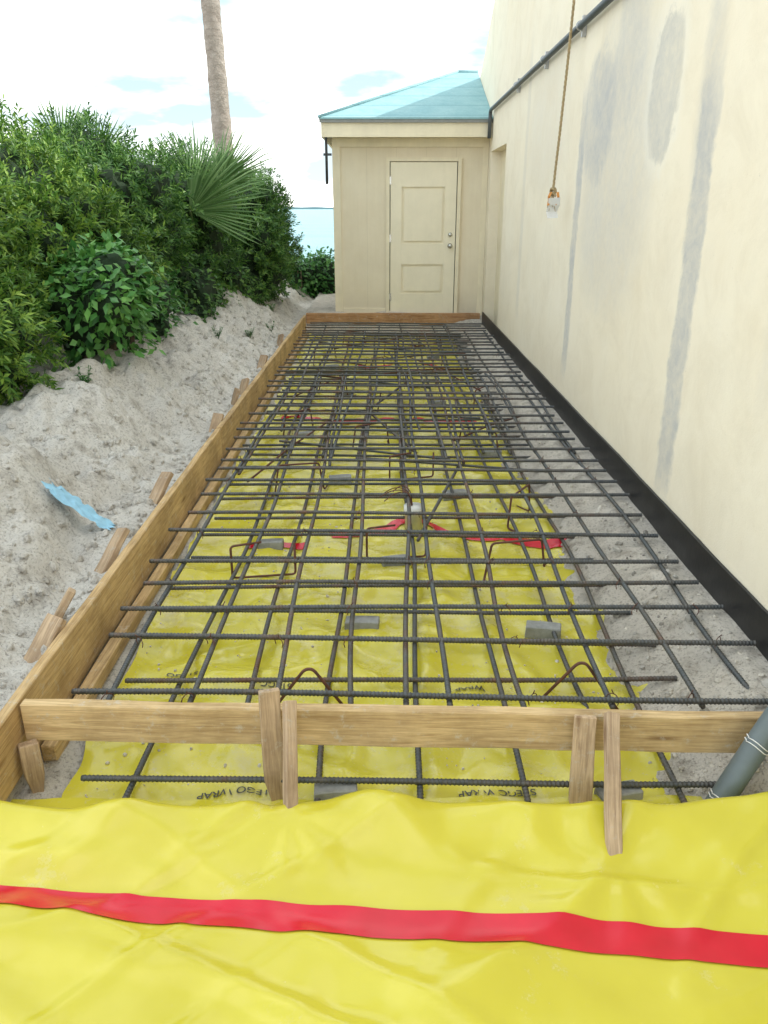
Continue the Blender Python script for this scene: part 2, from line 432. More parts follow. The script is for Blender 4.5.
inner=sheet('vapour_barrier_sheet',S_in,-1.08,1.05,1.90,11.45,.022,
    lambda y:(-1.06+.05*nz(0,y,1.1,2)+.02*nz(0,y,7,2),1.02+.10*nz(0,y,1.3,6)+.04*nz(0,y,6,6)),[FILM])
top(inner,'wrinkled yellow plastic vapour barrier lying under the rebar grid','plastic sheet')
front=sheet('vapour_barrier_sheet',S_fr,-2.6,1.40,.2,1.95,.013,lambda y:(-2.6,1.40),[FILM])
top(front,'yellow plastic sheet folded over the ground before the formwork','plastic sheet')

def tape(name,pts,w,fn,parent,off=.004):
    pts=chaikin([(a,b,0) for a,b in pts],2)
    L=[0]
    for a,b in zip(pts,pts[1:]): L.append(L[-1]+(b-a).length)
    n=max(4,int(L[-1]/.015)); V=[];F=[];k=0
    P=[]
    for i in range(n+1):
        s=L[-1]*i/n
        while k<len(L)-2 and L[k+1]<s: k+=1
        t=(s-L[k])/max(1e-6,L[k+1]-L[k]); P.append(pts[k].lerp(pts[k+1],t))
    m=6
    for i,p in enumerate(P):
        d=(P[min(i+1,n)]-P[max(i-1,0)]).normalized(); nrm=Vector((-d.y,d.x,0))
        for j in range(m+1):
            q=p+nrm*w*(j/m-.5)*(1+.03*nz(i*.1,0,1,4)); V.append((q.x,q.y,fn(q.x,q.y)+off))
    for i in range(n):
        for j in range(m):
            a=i*(m+1)+j; F.append((a,a+m+1,a+m+2,a+1))
    return mesh_obj(name,V,F,[TAPE],parent,True)
tape('seam_tape',[(-2.55,1.58),(-1.6,1.535),(-.75,1.478),(-.2,1.452),(.3,1.425),(.7,1.39),(1.0,1.355),(1.39,1.31)],.092,S_fr,front)
tape('seam_tape',[(-.30,4.02),(0,4.14),(.10,4.30),(.22,4.32),(.4,4.06),(.75,3.98),(1.0,3.90)],.075,S_in,inner,.006)
tape('seam_tape',[(-.75,3.9),(-.55,3.93),(-.42,3.9)],.06,S_in,inner,.006)
tape('seam_tape',[(-.9,6.7),(-.35,6.6),(.2,6.65),(.8,6.55)],.075,S_in,inner,.006)
tape('seam_tape',[(-.3,9.1),(.3,9.1),(.7,9.0)],.075,S_in,inner,.006)

def lettering(text,x,y,size,rot,fn,parent):
    cu=D.curves.new('t','FONT'); cu.body=text; cu.size=size; cu.align_x='CENTER'; cu.offset=.0005
    o=D.objects.new('t',cu); col.objects.link(o); bpy.context.view_layer.update()
    dg=bpy.context.evaluated_depsgraph_get(); me=D.meshes.new_from_object(o.evaluated_get(dg))
    D.objects.remove(o)
    bm=bmesh.new(); bm.from_mesh(me)
    bmesh.ops.triangulate(bm,faces=bm.faces)
    bmesh.ops.subdivide_edges(bm,edges=bm.edges,cuts=2)
    kill=[f for f in bm.faces if noise.noise(f.calc_center_median()*35+Vector((x*9,y*7,0)))>.30]
    bmesh.ops.delete(bm,geom=kill,context='FACES')
    c,s=math.cos(rot),math.sin(rot)
    for v in bm.verts:
        X=x+v.co.x*c-v.co.y*s; Y=y+v.co.x*s+v.co.y*c; v.co=(X,Y,fn(X,Y)+.005)
    bm.to_mesh(me); bm.free(); me.materials.clear(); me.materials.append(INK)
    ob=D.objects.new('printed_lettering',me); col.objects.link(ob); ob.parent=parent
for (x,y,tx) in ((-.47,2.00,'STEGO WRAP'),(.36,2.00,'STEGO WRAP'),(-.42,2.58,'STEGO'),(.33,2.56,'WRAP'),(-.80,2.66,'STEGO')):
    lettering(tx,x,y,.040,math.pi+.05,S_in,inner)

# ---------------------------------------------------------------- formwork
def plank(name,a,b,h,t,mat,label,group=None,z=0,jit=.006):
    a=Vector((*a,0)); b=Vector((*b,0)); L=(b-a).length
    alongy=abs((b-a).y)>abs((b-a).x)
    if alongy:
        ob=box(name,(t,L,h),mat,.004,jitter=jit,cuts=14); ang=math.atan2(-(b-a).x,(b-a).y)
    else:
        ob=box(name,(L,t,h),mat,.004,jitter=jit,cuts=14); ang=math.atan2((b-a).y,(b-a).x)
    m=(a+b)/2; ob.location=(m.x,m.y,z-h/2); ob.rotation_euler=(0,0,ang)
    top(ob,label,'lumber',group); return ob
gb='planks of the concrete formwork'
plank('form_board',(-1.17,1.86),(-1.172,5.35),.235,.038,WOODY,'long pine form board standing on edge beside the rebar',gb)
plank('form_board',(-1.166,5.356),(-1.158,8.7),.235,.038,WOODY,'long pine form board standing on edge beside the rebar',gb,z=.008)
plank('form_board',(-1.163,8.706),(-1.150,11.56),.235,.038,WOODY,'long pine form board standing on edge beside the rebar',gb,z=.002)
plank('form_board',(-1.112,2.13),(-1.112,6.4),.06,.05,WOODY,'narrow lower form rail along the sandy trench',gb,z=-.215)
plank('form_board',(-1.110,6.42),(-1.105,11.4),.06,.05,WOODY,'narrow lower form rail along the sandy trench',gb,z=-.215)
plank('form_board',(-1.145,2.075),(1.40,2.0),.135,.038,WOODX,'pine cross board closing the near end of the formwork',gb)
plank('form_board',(-1.13,11.585),(1.39,11.585),.22,.038,WOODR,'reddish pine cross board against the shed foundation',gb,z=.03)

def stake(a,b,w,t,label,group,roll=0,pointed=True):
    a=Vector(a); b=Vector(b); L=(a-b).length
    ob=box('wooden_stake',(w,t,L),STAKE,.003,jitter=.008,point=pointed,cuts=6)
    q=(a-b).to_track_quat('Z','Y'); ob.rotation_mode='QUATERNION'
    ob.rotation_quaternion=q @ Euler((0,0,roll)).to_quaternion(); ob.location=(a+b)/2
    top(ob,label,'stake',group); return ob
gs='wooden stakes bracing the formwork'
stake((-.350,2.000,.09),(-.335,1.955,-.34),.064,.022,'wide wooden stake nailed to the cross board',gs)
stake((-.285,1.985,.065),(-.265,1.72,-.29),.036,.03,'thin wooden stake leaning against the cross board',gs,pointed=False,roll=.5)
stake((.606,1.965,.02),(.603,1.89,-.36),.066,.022,'wide wooden stake nailed to the cross board',gs)
stake((.680,1.955,.045),(.616,1.565,-.27),.042,.026,'greyish wooden stake leaning against the cross board',gs,roll=.3,pointed=False)
for (y,dx,dy,zz) in ((4.10,.10,-.14,.06),(3.30,.10,-.14,.05),(2.50,.09,-.08,.03),(2.66,.12,-.04,.06),(5.55,.05,-.06,.035),(6.35,.07,.02,.05),(6.75,.05,-.10,.045),(7.9,.06,-.08,.05),(9.3,.05,-.05,.05)):
    stake((-1.215,y+.06,zz),(-1.20-dx,y+dy,-.12),.08,.03,'weathered wooden stake wedged against the outside of the form',gs,roll=R.uniform(-.5,.5),pointed=False)
stake((-1.12,2.02,-.12),(-1.10,1.99,-.36),.06,.04,'short wooden peg under the corner of the form',gs)

# ---------------------------------------------------------------- rebar
def rebar_mesh(name,L,r,period,sides,wob,seed):
    pts=[];rr=[];n=int(L/period)
    for i in range(n):
        for k,(f,a) in enumerate(((0,.94),(.45,.94),(.6,1.13),(.85,1.13))):
            s=(i+f)*period; pts.append((s-L/2,wob*nz(s,0,.8,seed),wob*.8*nz(s,0,.7,seed+5))); rr.append(r*a)
    V,F=tube_vf(pts,rr,sides)
    me=D.meshes.new(name); me.from_pydata([tuple(v) for v in V],[],F); me.materials.append(STEEL)
    me.polygons.foreach_set('use_smooth',[True]*len(me.polygons)); me.update(); return me
MT=[rebar_mesh('reinforcing_bar',2.44+.02*i,.0100,.0135,8,.012,i) for i in range(3)]
MB=[rebar_mesh('reinforcing_bar',2.10+.08*i,.0095,.0135,8,.014,i+7) for i in range(2)]
ML=[rebar_mesh('reinforcing_bar',5.6,.0095,.0145,8,.045,i+13) for i in range(3)]
MS=rebar_mesh('reinforcing_bar',1.3,.0090,.0135,8,.012,31)
def bar(me,loc,rz,label,group,ry=0):
    ob=D.objects.new('reinforcing_bar',me); col.objects.link(ob); ob.location=loc; ob.rotation_euler=(0,ry,rz)
    top(ob,label,'rebar',group); return ob
gt='steel bars of the reinforcement grid'
ZT=-.078; ty=[2.215,2.585,2.84,3.07,3.29,3.635,3.89,4.2]
while ty[-1]<11.1: ty.append(ty[-1]+R.uniform(.20,.29))
for i,y in enumerate(ty):
    bar(MT[i%3],(.17+R.uniform(-.035,.015),y,ZT+R.uniform(-.003,.003)),-.012+R.uniform(-.022,.022),'ribbed grey steel bar crossing the upper grid',gt)
lx=[-.93,-.66,-.40,-.135,.115,.205,.50,.77,1.03,1.27]
for i,x in enumerate(lx):
    for k,(yc) in enumerate((2.14+2.8,7.4+1.2)):
        bar(ML[(i+k)%3],(x+R.uniform(-.012,.012)+k*.035,yc+ (R.uniform(0,.05) if k==0 else R.uniform(-1.2,0)),ZT-.022),math.pi/2+R.uniform(-.010,.010),'long ribbed steel bar running the length of the slab',gt)
for i,x in enumerate([-.80,-.30,.36,.65,.90]):
    bar(ML[i%3],(x,8.5+R.uniform(-.9,.1),ZT-.023),math.pi/2+R.uniform(-.018,.018),'long ribbed steel bar running the length of the slab',gt)
ZB=-.215; y=1.965; by=[]
while y<11.2:
    by.append(y); y+=R.uniform(.24,.32)
for i,y in enumerate(by):
    bar(MB[i%2],(.08+R.uniform(-.06,.04),y,ZB+R.uniform(-.003,.003)),-.01+R.uniform(-.035,.035),'ribbed steel bar crossing the lower grid',gt)
for i,x in enumerate([-.76,-.48,-.17,.135,.44,.72,.94]):
    for k,yc in enumerate((1.86+2.8,7.0+1.3)):
        bar(ML[(i+k+1)%3],(x+R.uniform(-.012,.012)+k*.02,yc+R.uniform(0,.04)+(.35 if (i in (1,5) and k==0) else 0),ZB-.022),math.pi/2+R.uniform(-.014,.014),'long ribbed steel bar in the lower grid',gt)
for i in range(14):
    bar(MS,(R.uniform(-.4,.6),4.4+i*.48+R.uniform(-.1,.1),-.15+R.uniform(-.02,.02)),R.uniform(-.5,.5) if i%3 else 1.57+R.uniform(-.3,.3),'short loose steel bar resting between the two layers','short lap bars in the reinforcement')
V=[];F=[]
for y in ty[:28]:
    for x in lx:
        if R.random()<.45: continue
        c=Vector((x,y,ZT-.009)); s=1 if R.random()<.5 else -1
        pts=[c+Vector((s*.013,-.013,-.018)),c+Vector((s*.019,-.017,.004)),c+Vector((0,0,.024)),c+Vector((-s*.019,.017,.004)),c+Vector((-s*.013,.013,-.018))]
        pts=chaikin(pts,1); v,f=tube_vf(pts,.0018,4,True,len(V)); V+=v;F+=f
        t=[c+Vector((0,0,.02)),c+Vector((R.uniform(-.01,.01),R.uniform(-.02,0),.038))]
        v,f=tube_vf(t,.002,4,True,len(V)); V+=v;F+=f
top(mesh_obj('tie_wire',V,F,[RUST],None,True),'thin dark wire ties twisted around the bar crossings','wire',kind='stuff')

def bent(name,pts,loc,rz,label,r=.0060,cat='rebar support',grp='rusty bent bar supports'):
    ob=tube(name,corner(pts,.02),r,RUST,8); ob.location=loc; ob.rotation_euler=(0,0,rz); top(ob,label,cat,grp); return ob
Z0=-.275
P1=[(-.20,-.10,0),(-.16,0,0),(-.13,0,.185),(.13,0,.185),(.16,0,0),(.20,.10,0)]
P2=[(-.02,.02,.195),(-.17,.0,.19),(-.17,0,.02),(.14,0,.02),(.14,.0,.19)]
P3=[(-.15,0,0),(-.015,.0,.185),(.015,0,.185),(.15,-.04,0)]
lab='rusty bent steel support standing under the grid'
for (P,x,y,rz) in ((P3,-.27,2.40,.1),(P3,.72,2.44,-.1),(P2,-.58,3.50,.15),(P2,.08,3.72,.1),(P1,.66,3.55,.2),(P1,.80,4.3,1.0),
    (P1,-.55,4.8,.2),(P2,.2,5.0,.3),(P1,-.1,5.8,.5),(P1,.7,5.6,-.3),(P1,-.7,6.2,.8),(P1,.1,6.9,.1),(P1,.9,7.1,1.0),(P1,-.5,7.6,-.4),(P2,.4,7.9,.3),(P1,-.1,8.6,.8),(P1,.8,8.9,.2),(P1,-.7,9.3,.6),(P1,.1,9.9,.9),(P1,.6,10.3,-.2),(P1,-.4,10.6,.3)):
    bent('rebar_chair',P,(x,y,Z0),rz,lab)
for (a,b) in (((-.85,4.6),(-.45,6.1)),((.5,5.5),(1.15,6.3)),((-.8,7.0),(-.2,8.2)),((.9,7.2),(.3,9.0)),((-.6,9.5),(.3,10.6)),((-.9,8.8),(-.2,8.5)),((.3,9.6),(1.1,10.2)),((.0,8.0),(.9,8.3)),((-.5,10.1),(.4,9.8)),((.2,10.6),(1.1,10.8))):
    o=tube('loose_bar',[(a[0],a[1],-.14),((a[0]+b[0])/2,(a[1]+b[1])/2,-.125),(b[0],b[1],-.15)],.0068,RUST); top(o,'rusty loose bar lying diagonally through the grid','rebar','rusty loose bars in the grid')

gc='concrete spacer blocks under the rebar'
for (x,y,rz,s) in ((-.10,3.03,.05,1),(.69,2.98,-.1,1),(-.155,1.965,0,.9),(.73,1.95,.1,.9),(.06,3.68,.1,1),(-.62,3.9,.1,.9),(.45,4.7,0,1),(-.3,5.0,.2,1),(.8,5.6,0,1),(-.65,6.1,.1,1),(.1,6.2,0,1),(.5,7.2,.3,1),(-.4,7.6,0,1),(.1,8.6,0,1),(-.6,9.0,.1,1),(.6,9.6,0,1)):
    ob=box('concrete_block',(.15*s,.07*s,.055),CONC,.004,jitter=.010,cuts=3); ob.location=(x,y,-.264); ob.rotation_euler=(0,0,rz+R.uniform(-.2,.2)); top(ob,'small grey concrete spacer block on the yellow sheet','concrete block',gc)

st=D.objects.new('conduit_stub',None); col.objects.link(st); st.location=(.17,4.18,-.29); top(st,'capped white conduit stub taped to the yellow sheet','pipe')
V,F=tube_vf([(0,0,0),(0,0,.10),(0,0,.101),(0,0,.15)],[.05,.05,.057,.057],18); mesh_obj('pipe_body',V,F,[m_plain('pale_pvc',(.75,.75,.72),.5)],st,True)
for k in range(4):
    a=2.2+k*.5; pts=[(.01*math.cos(a),.01*math.sin(a),.14),(.03*math.cos(a),.03*math.sin(a),.24),(.12*math.cos(a),.1*math.sin(a),.25),(.2*math.cos(a),.12*math.sin(a),.2)]
    tube('wire',chaikin(pts,2),.003,RUST,6,st)

pp=D.objects.new('pvc_pipe',None); col.objects.link(pp); pp.location=(0,0,0); top(pp,'leaning dark grey plastic conduit tied with white wire','pipe')
ppts=[Vector((.955,1.86,-.34)),Vector((1.055,1.895,-.15)),Vector((1.145,1.925,.02)),Vector((1.33,1.95,.38)),Vector((1.335,1.95,.9))]
tube('pipe_body',corner(ppts,.08),.036,PVC,20,pp)
for c,(a,b) in ((0,(ppts[0],ppts[1])),(1,(ppts[1],ppts[2]))):
    m=a.lerp(b,.62); d=(b-a).normalized(); u=d.cross(Vector((0,1,0))).normalized(); w=d.cross(u)
    for off in (0,.012):
        pts=[m+d*(off+.004*math.sin(k))+(u*math.cos(k*.42)+w*math.sin(k*.42))*.0385 for k in range(16)]
        tube('tie_wire',pts,.0018,WHITE,5,pp)

# ---------------------------------------------------------------- main wall
mw=D.objects.new('building_wall',None); col.objects.link(mw); top(mw,'tall cream stucco building wall with grey patched plaster','wall')
def prism(name,outline,x0,x1,mat,parent):
    n=len(outline); V=[(x0,a,b) for a,b in outline]+[(x1,a,b) for a,b in outline]
    F=[tuple(range(n)),tuple(reversed(range(n,2*n)))]+[(i,i+n,(i+1)%n+n,(i+1)%n) for i in range(n)]
    ob=mesh_obj(name,V,F,[mat],parent)
    bm=bmesh.new(); bm.from_mesh(ob.data); bmesh.ops.recalc_face_normals(bm,faces=bm.faces); bm.to_mesh(ob.data); bm.free(); return ob
prism('wall',[(-5,-.6),(10.0,-.6),(10.0,2.15),(11.4,2.15),(11.4,-.6),(16,-.6),(16,1.9),(12.9,3.35),(9.3,5.2),(-5,5.2)],WX,WX+.3,WALL,mw)
v,f=box_vf(WX+.14,WX+.16,10.0,11.4,-.3,2.15); mesh_obj('recessed_door',v,f,[TRIM],mw)
V=[];F=[];n=480
for i in range(n+1):
    y=.3+i*(11.2)/n; o=.003*nz(y,0,2,3); t=.056+.005*nz(y,0,1.2,7)+.002*nz(y,0,9,2)
    V+=[(WX-.003,y,-.2),(WX-.014+o,y,-.2),(WX-.014+o,y,t),(WX-.003,y,t+.003)]
for i in range(n):
    a=i*4; F+=[(a+1,a+5,a+6,a+2),(a+2,a+6,a+7,a+3),(a,a+3,a+7,a+4)]
F+=[(0,1,2,3),(n*4,n*4+3,n*4+2,n*4+1)]
top(mesh_obj('expansion_strip',V,F,[BLACK]),'black bituminous strip fixed along the foot of the wall','expansion strip')

cp=D.objects.new('wall_conduit',None); col.objects.link(cp); top(cp,'dark grey conduit clipped along the stucco wall','pipe')
px=WX-.045
pts=corner([(px,-3,2.66),(px,11.30,2.63),(px,11.32,2.3)],.07)
tube('pipe_body',pts,.024,PIPEG,14,cp)
for y in (3.6,5.0,6.35,7.7,9.2):
    o=box('pipe_bracket',(.03,.035,.13),ZINC,.002); o.parent=cp; o.location=(WX-.017,y,2.64)
    v,f=tube_vf([(px,y-.015,2.645),(px,y+.015,2.645)],.030,14); mesh_obj('pipe_clamp',v,f,[ZINC],cp,True)
ra=Vector((WX-.03,6.25,4.9)); rb=Vector((WX-.13,6.46,1.58)); V=[];F=[]
for ph in (0,2.09,4.19):
    pts=[]
    n=420
    for i in range(n+1):
        t=i/n; c=ra.lerp(rb,t); a=ph+t*210; bend=.012*math.sin(t*9)
        pts.append(c+Vector((math.cos(a)*.005+bend*(1-t),math.sin(a)*.005,0)))
    v,f=tube_vf(pts,.0058,5,True,len(V)); V+=v;F+=f
rp=D.objects.new('hanging_rope',None); col.objects.link(rp); rp.location=(0,0,0); top(rp,'tan twisted rope hanging down the wall, ribbon at its end','rope')
mesh_obj('rope',V,F,[ROPE],rp,True)
V=[];F=[]
for k in range(3):
    pts=[rb+Vector((.018*math.cos(a+k*2),.018*math.sin(a+k),-.018*k+.010*math.sin(2*a))) for a in [j*.5 for j in range(14)]]
    v,f=tube_vf(pts,.009,6,True,len(V)); V+=v;F+=f
for k in range(9):
    a=k*.7; v,f=tube_vf([rb+Vector((0,0,-.03)),rb+Vector((.02*math.cos(a),.02*math.sin(a),-.09)),rb+Vector((.035*math.cos(a+.5),.035*math.sin(a),-.14-.02*math.sin(k*3)))],[.004,.003,.002],4,True,len(V)); V+=v;F+=f
mesh_obj('knot',V,F,[ROPE],rp,True)
def ribbon(p,dirs,w,mat,nm):
    V=[];F=[];c=Vector(p)
    for i,d in enumerate(dirs):
        V+=[c+Vector((-w/2,w*.3*math.sin(i),0)),c+Vector((w/2,-w*.3*math.cos(i*1.3),.004))]; c=c+Vector(d)
    for i in range(len(dirs)-1): F.append((2*i,2*i+1,2*i+3,2*i+2))
    mesh_obj(nm,V,F,[mat],rp)
ribbon(rb+Vector((-.022,-.03,-.02)),[(-.012,-.005,-.03),(.006,.012,-.03),(-.008,-.01,-.035),(0,0,0)],.020,ORANGE,'ribbon')
ribbon(rb+Vector((.005,-.035,-.06)),[(.004,-.005,-.05),(-.010,.012,-.05),(.008,-.01,-.045),(0,0,0)],.085,WHITE,'ribbon')
ribbon(rb+Vector((.025,-.045,-.02)),[(.008,-.005,-.03),(.006,.008,-.03),(-.012,0,-.03),(0,0,0)],.018,ORANGE,'ribbon')

# ---------------------------------------------------------------- shed
sh=D.objects.new('shed',None); col.objects.link(sh); top(sh,'small beige shed with a pale blue hip roof against the wall','shed')
YF=11.67; XL=-.69; XR=WX-.003; ZE=2.40
v,f=box_vf(XL,XR,YF,15.3,-.4,ZE+.02); mesh_obj('shed_wall',v,f,[SIDING],sh)
def sbox(nm,x0,x1,y0,y1,z0,z1,mat,par=sh,bev=.004):
    o=box(nm,(x1-x0,y1-y0,z1-z0),mat,bev,par); o.location=((x0+x1)/2,(y0+y1)/2,(z0+z1)/2); return o
sbox('corner_trim',XL-.015,XL+.09,YF-.02,YF-.001,-.1,ZE-.005,TRIM)
sbox('corner_trim',XR-.075,XR,YF-.02,YF-.001,-.1,ZE-.005,TRIM)
sbox('base_trim',XL+.1,.02,YF-.022,YF-.002,.0,.09,TRIM)
sbox('fascia',-.80,XR-.002,11.36,11.385,2.32,2.53,TRIM)
sbox('fascia',-.825,-.801,11.36,15.5,2.32,2.53,TRIM)
sbox('soffit',-.798,XR-.003,11.387,YF+.0,2.335,2.352,TRIM)
sbox('frieze_board',XL-.01,XR-.001,YF-.03,YF-.002,2.22,2.333,TRIM)
sbox('drip_edge',-.845,XR-.004,11.33,11.358,2.49,2.545,m_plain('drip_edge_metal',(.25,.26,.25),.5))
ex0=-.85; ey0=11.32; ez=2.548; rx=1.12; ry=13.4; rz=3.36; ey1=15.5
V=[(ex0,ey0,ez),(XR,ey0,ez),(XR,ry,rz),(rx,ry,rz),(ex0,ey1,ez),(XR,ey1,ez),
   (ex0,ey0,ez-.02),(XR,ey0,ez-.02),(ex0,ey1,ez-.02),(XR,ey1,ez-.02)]
F=[(0,1,2,3),(0,3,4),(3,2,5,4),(0,6,7,1),(0,4,8,6),(4,5,9,8),(6,8,9,7)]
rf=mesh_obj('roof',V,F,[ROOF],sh)
tube('hip_cap',[(ex0,ey0,ez+.008),(rx,ry,rz+.008)],.022,ROOF,6,rf); tube('ridge_cap',[(rx,ry,rz+.008),(XR,ry,rz+.008)],.022,ROOF,6,rf)
DX0,DX1=.09,1.00; dz=2.03
door=sbox('door',DX0,DX1,YF-.018,YF-.004,.01,dz,DOORP,bev=0)
door_loc=door.location.copy()
def dpart(nm,x0,x1,y0,y1,z0,z1,mat,bev=.003):
    o=box(nm,(x1-x0,y1-y0,z1-z0),mat,bev,door)
    o.location=Vector(((x0+x1)/2,(y0+y1)/2,(z0+z1)/2))-door_loc; return o
PX0,PX1=.245,.845; U=(.98,1.72); Lw=(.30,.70); ya,yb=YF-.045,YF-.0185
V=[];F=[]
for (a,b,c,d) in ((DX0,PX0,.01,dz),(PX1,DX1,.01,dz),(PX0+.0005,PX1-.0005,.01,Lw[0]),(PX0+.0005,PX1-.0005,Lw[1],U[0]),(PX0+.0005,PX1-.0005,U[1],dz)):
    v,f=box_vf(a,b,ya,yb,c,d); F+=[tuple(i+len(V) for i in q) for q in f]; V+=v
mesh_obj('door_frame_rails',[Vector(p)-door_loc for p in V],F,[DOORP],door)
for z0,z1 in (U,Lw):
    dpart('door_panel',PX0+.035,PX1-.035,YF-.040,YF-.0185,z0+.035,z1-.035,DOORP,.012)
CAS=TRIM
sbox('door_frame',DX0-.06,DX0-.012,YF-.055,YF-.003,0,dz+.06,CAS)
sbox('door_frame',DX1+.012,DX1+.06,YF-.055,YF-.003,0,dz+.06,CAS)
sbox('door_frame',DX0-.011,DX1+.011,YF-.055,YF-.003,dz+.012,dz+.06,CAS)
sbox('door_gap',DX0-.012,DX0-.001,YF-.006,YF-.002,.01,dz+.009,INK,bev=0)
sbox('door_gap',DX1+.001,DX1+.012,YF-.006,YF-.002,.01,dz+.009,INK,bev=0)
sbox('door_sill',DX0-.05,DX1+.05,YF-.08,YF-.003,-.05,.006,m_plain('sill',(.3,.28,.24),.8))
def knob(z,r,l):
    V,F=tube_vf([(0,0,0),(0,-.008,0),(0,-.009,0),(0,-l*.5,0),(0,-l*.7,0),(0,-l,0)],[r*1.1,r*1.1,r*.45,r*.45,r,r*.7],14)
    o=mesh_obj('door_handle',V,F,[BRASS],door,True); o.location=Vector((.93,YF-.046,z))-door_loc
knob(.95,.032,.06); knob(1.10,.026,.02)
for z in (.25,1.05,1.8):
    dpart('hinge',DX0-.011,DX0+.011,YF-.052,YF-.0455,z-.05,z+.05,BRASS,.001)
tube('downspout',corner([(-.77,11.40,2.33),(-.77,11.45,2.25),(-.77,11.45,1.75)],.03),.018,DARKM,10,sh)
sbox('downspout_bracket',-.81,-.70,11.44,11.46,2.10,2.13,DARKM)

# ---------------------------------------------------------------- vegetation
def leafquad(V,F,p,d,up,L,w,bend=0):
    s=d.cross(up)
    if s.length<1e-4: s=Vector((1,0,0))
    s.normalize(); b=len(V)
    V+= [p,p+d*L*.45+s*w*.5,p+d*L+Vector((0,0,-bend)),p+d*L*.45-s*w*.5]
    F.append((b,b+1,b+2,b+3))
def shrub(lobes,kind,mat,label,seed,dens=1.0,floor=.1,cat='shrub',name='shrub',group='hedge shrubs beside the sand berm',ls=1.0):
    rn=random.Random(seed); V=[];F=[];MI=[]
    bm=bmesh.new()
    for (c,r) in lobes:
        ret=bmesh.ops.create_icosphere(bm,subdivisions=3,radius=1)
        for v in ret['verts']:
            d=v.co.normalized(); k=.68*(1+.35*noise.noise(d*2.2+Vector(c)))
            v.co=Vector((c[0]+d.x*r[0]*k,c[1]+d.y*r[1]*k,max(c[2]+d.z*r[2]*k,floor-.1)))
    V=[v.co.copy() for v in bm.verts]; bm.verts.index_update(); F=[tuple(v.index for v in f.verts) for f in bm.faces]; bm.free()
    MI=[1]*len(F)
    for (c,r) in lobes:
        c=Vector(c); area=4*math.pi*((r[0]*r[1]+r[0]*r[2]+r[1]*r[2])/3)
        nt=int(area*dens*(110 if kind=='needle' else 380))
        for _ in range(nt):
            d=Vector((rn.gauss(0,1),rn.gauss(0,1),rn.gauss(0,1))).normalized()
            if d.x<-.7 and rn.random()<.5: continue
            k=(1+.34*noise.noise(d*2.2+c)+.26*noise.noise(d*5.5+c*2))*rn.uniform(.72,1.0)
            if rn.random()<.12: k*=1.1
            p=c+Vector((d.x*r[0],d.y*r[1],d.z*r[2]))*k
            if p.z<floor: continue
            n0=Vector((d.x/r[0],d.y/r[1],d.z/r[2])).normalized()
            if kind=='needle':
                tw=(n0*.7+Vector((rn.gauss(0,.35),rn.gauss(0,.35),.45+rn.gauss(0,.3)))).normalized()
                a=tw.orthogonal().normalized(); b=tw.cross(a); TL=rn.uniform(.07,.14)*ls
                for j in range(13):
                    an=j*2.4+rn.random(); q=p+tw*TL*(j/13)
                    ld=(tw*rn.uniform(.45,.9)+(a*math.cos(an)+b*math.sin(an))*.8).normalized()
                    leafquad(V,F,q,ld,tw,rn.uniform(.05,.08)*ls,rn.uniform(.015,.023)*ls,.008); MI.append(0)
            else:
                ld=(n0*.5+Vector((rn.gauss(0,.6),rn.gauss(0,.6),rn.gauss(-.1,.5)))).normalized()
                leafquad(V,F,p,ld,(n0+Vector((0,0,.6))).normalized(),rn.uniform(.05,.09)*ls,rn.uniform(.03,.048)*ls,.01); MI.append(0)
    for (c,r) in lobes[:3]:
        for _ in range(3):
            v,f=tube_vf([(c[0]+rn.uniform(-.25,.0),c[1]+rn.uniform(-.15,.15),floor-.35),(c[0]+rn.uniform(-.3,.1)*r[0],c[1]+rn.uniform(-.3,.3),c[2]+r[2]*.3)],[.02,.01],6,True,len(V)); V+=v;F+=f;MI+=[2]*len(f)
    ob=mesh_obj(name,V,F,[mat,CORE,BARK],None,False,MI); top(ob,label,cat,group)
    return ob
def lob(c,r,n,seed,sub=.55):
    rn=random.Random(seed); o=[(c,(r[0]*.78,r[1]*.78,r[2]*.85))]
    for _ in range(n):
        d=Vector((rn.uniform(-.4,1),rn.uniform(-1,.8),rn.uniform(-.7,1))).normalized()
        k=rn.uniform(.50,.70); q=sub*rn.uniform(.70,1.05)
        o.append(((c[0]+d.x*r[0]*k,c[1]+d.y*r[1]*k,c[2]+d.z*r[2]*k),(r[0]*q,r[1]*q,r[2]*q*.8)))
    return o
ln='dense fine-leaved green shrub growing behind the sand berm'
ld='dense dark green shrub growing behind the sand berm'
shrub(lob((-3.15,5.3,1.12),(.95,.85,.95),9,1,.48),'needle',PODO,ln,11,1.1,.15)
shrub(lob((-3.0,6.7,1.17),(.98,.9,1.0),9,2,.48),'needle',PODO,ln,12,1.0,.15)
shrub(lob((-2.8,8.2,1.25),(.90,.95,1.05),8,3,.48),'needle',PODOD,ld,13,.9,.15)
shrub(lob((-2.42,10.0,1.12),(.82,1.0,.98),9,4,.5),'needle',PODOD,ld,14,.8,.1)
shrub(lob((-2.15,11.9,.98),(.80,1.0,1.02),9,5,.55)+[((-1.72,11.6,.60),(.40,.5,.45)),((-1.88,12.6,1.05),(.5,.5,.85)),((-1.95,11.2,.45),(.42,.5,.4)),((-1.80,11.9,1.25),(.38,.45,.45))],'needle',PODOD,'dark rounded shrub at the end of the hedge',15,.8,.02)
shrub(lob((-2.17,5.95,.74),(.54,.60,.56),5,6),'broad',BROAD,'light green broad-leaved shrub leaning over the sand',16,1.1,.15,ls=1.15)
shrub(lob((-2.5,4.95,.66),(.45,.5,.52),4,7),'needle',PODO,'yellowish fine-leaved shrub at the edge of the sand',17,1.3,.1)
shrub(lob((-2.25,7.5,.70),(.42,.7,.5),3,8),'broad',BUSHL,'dark low shrub under the hedge',18,.8,.1)
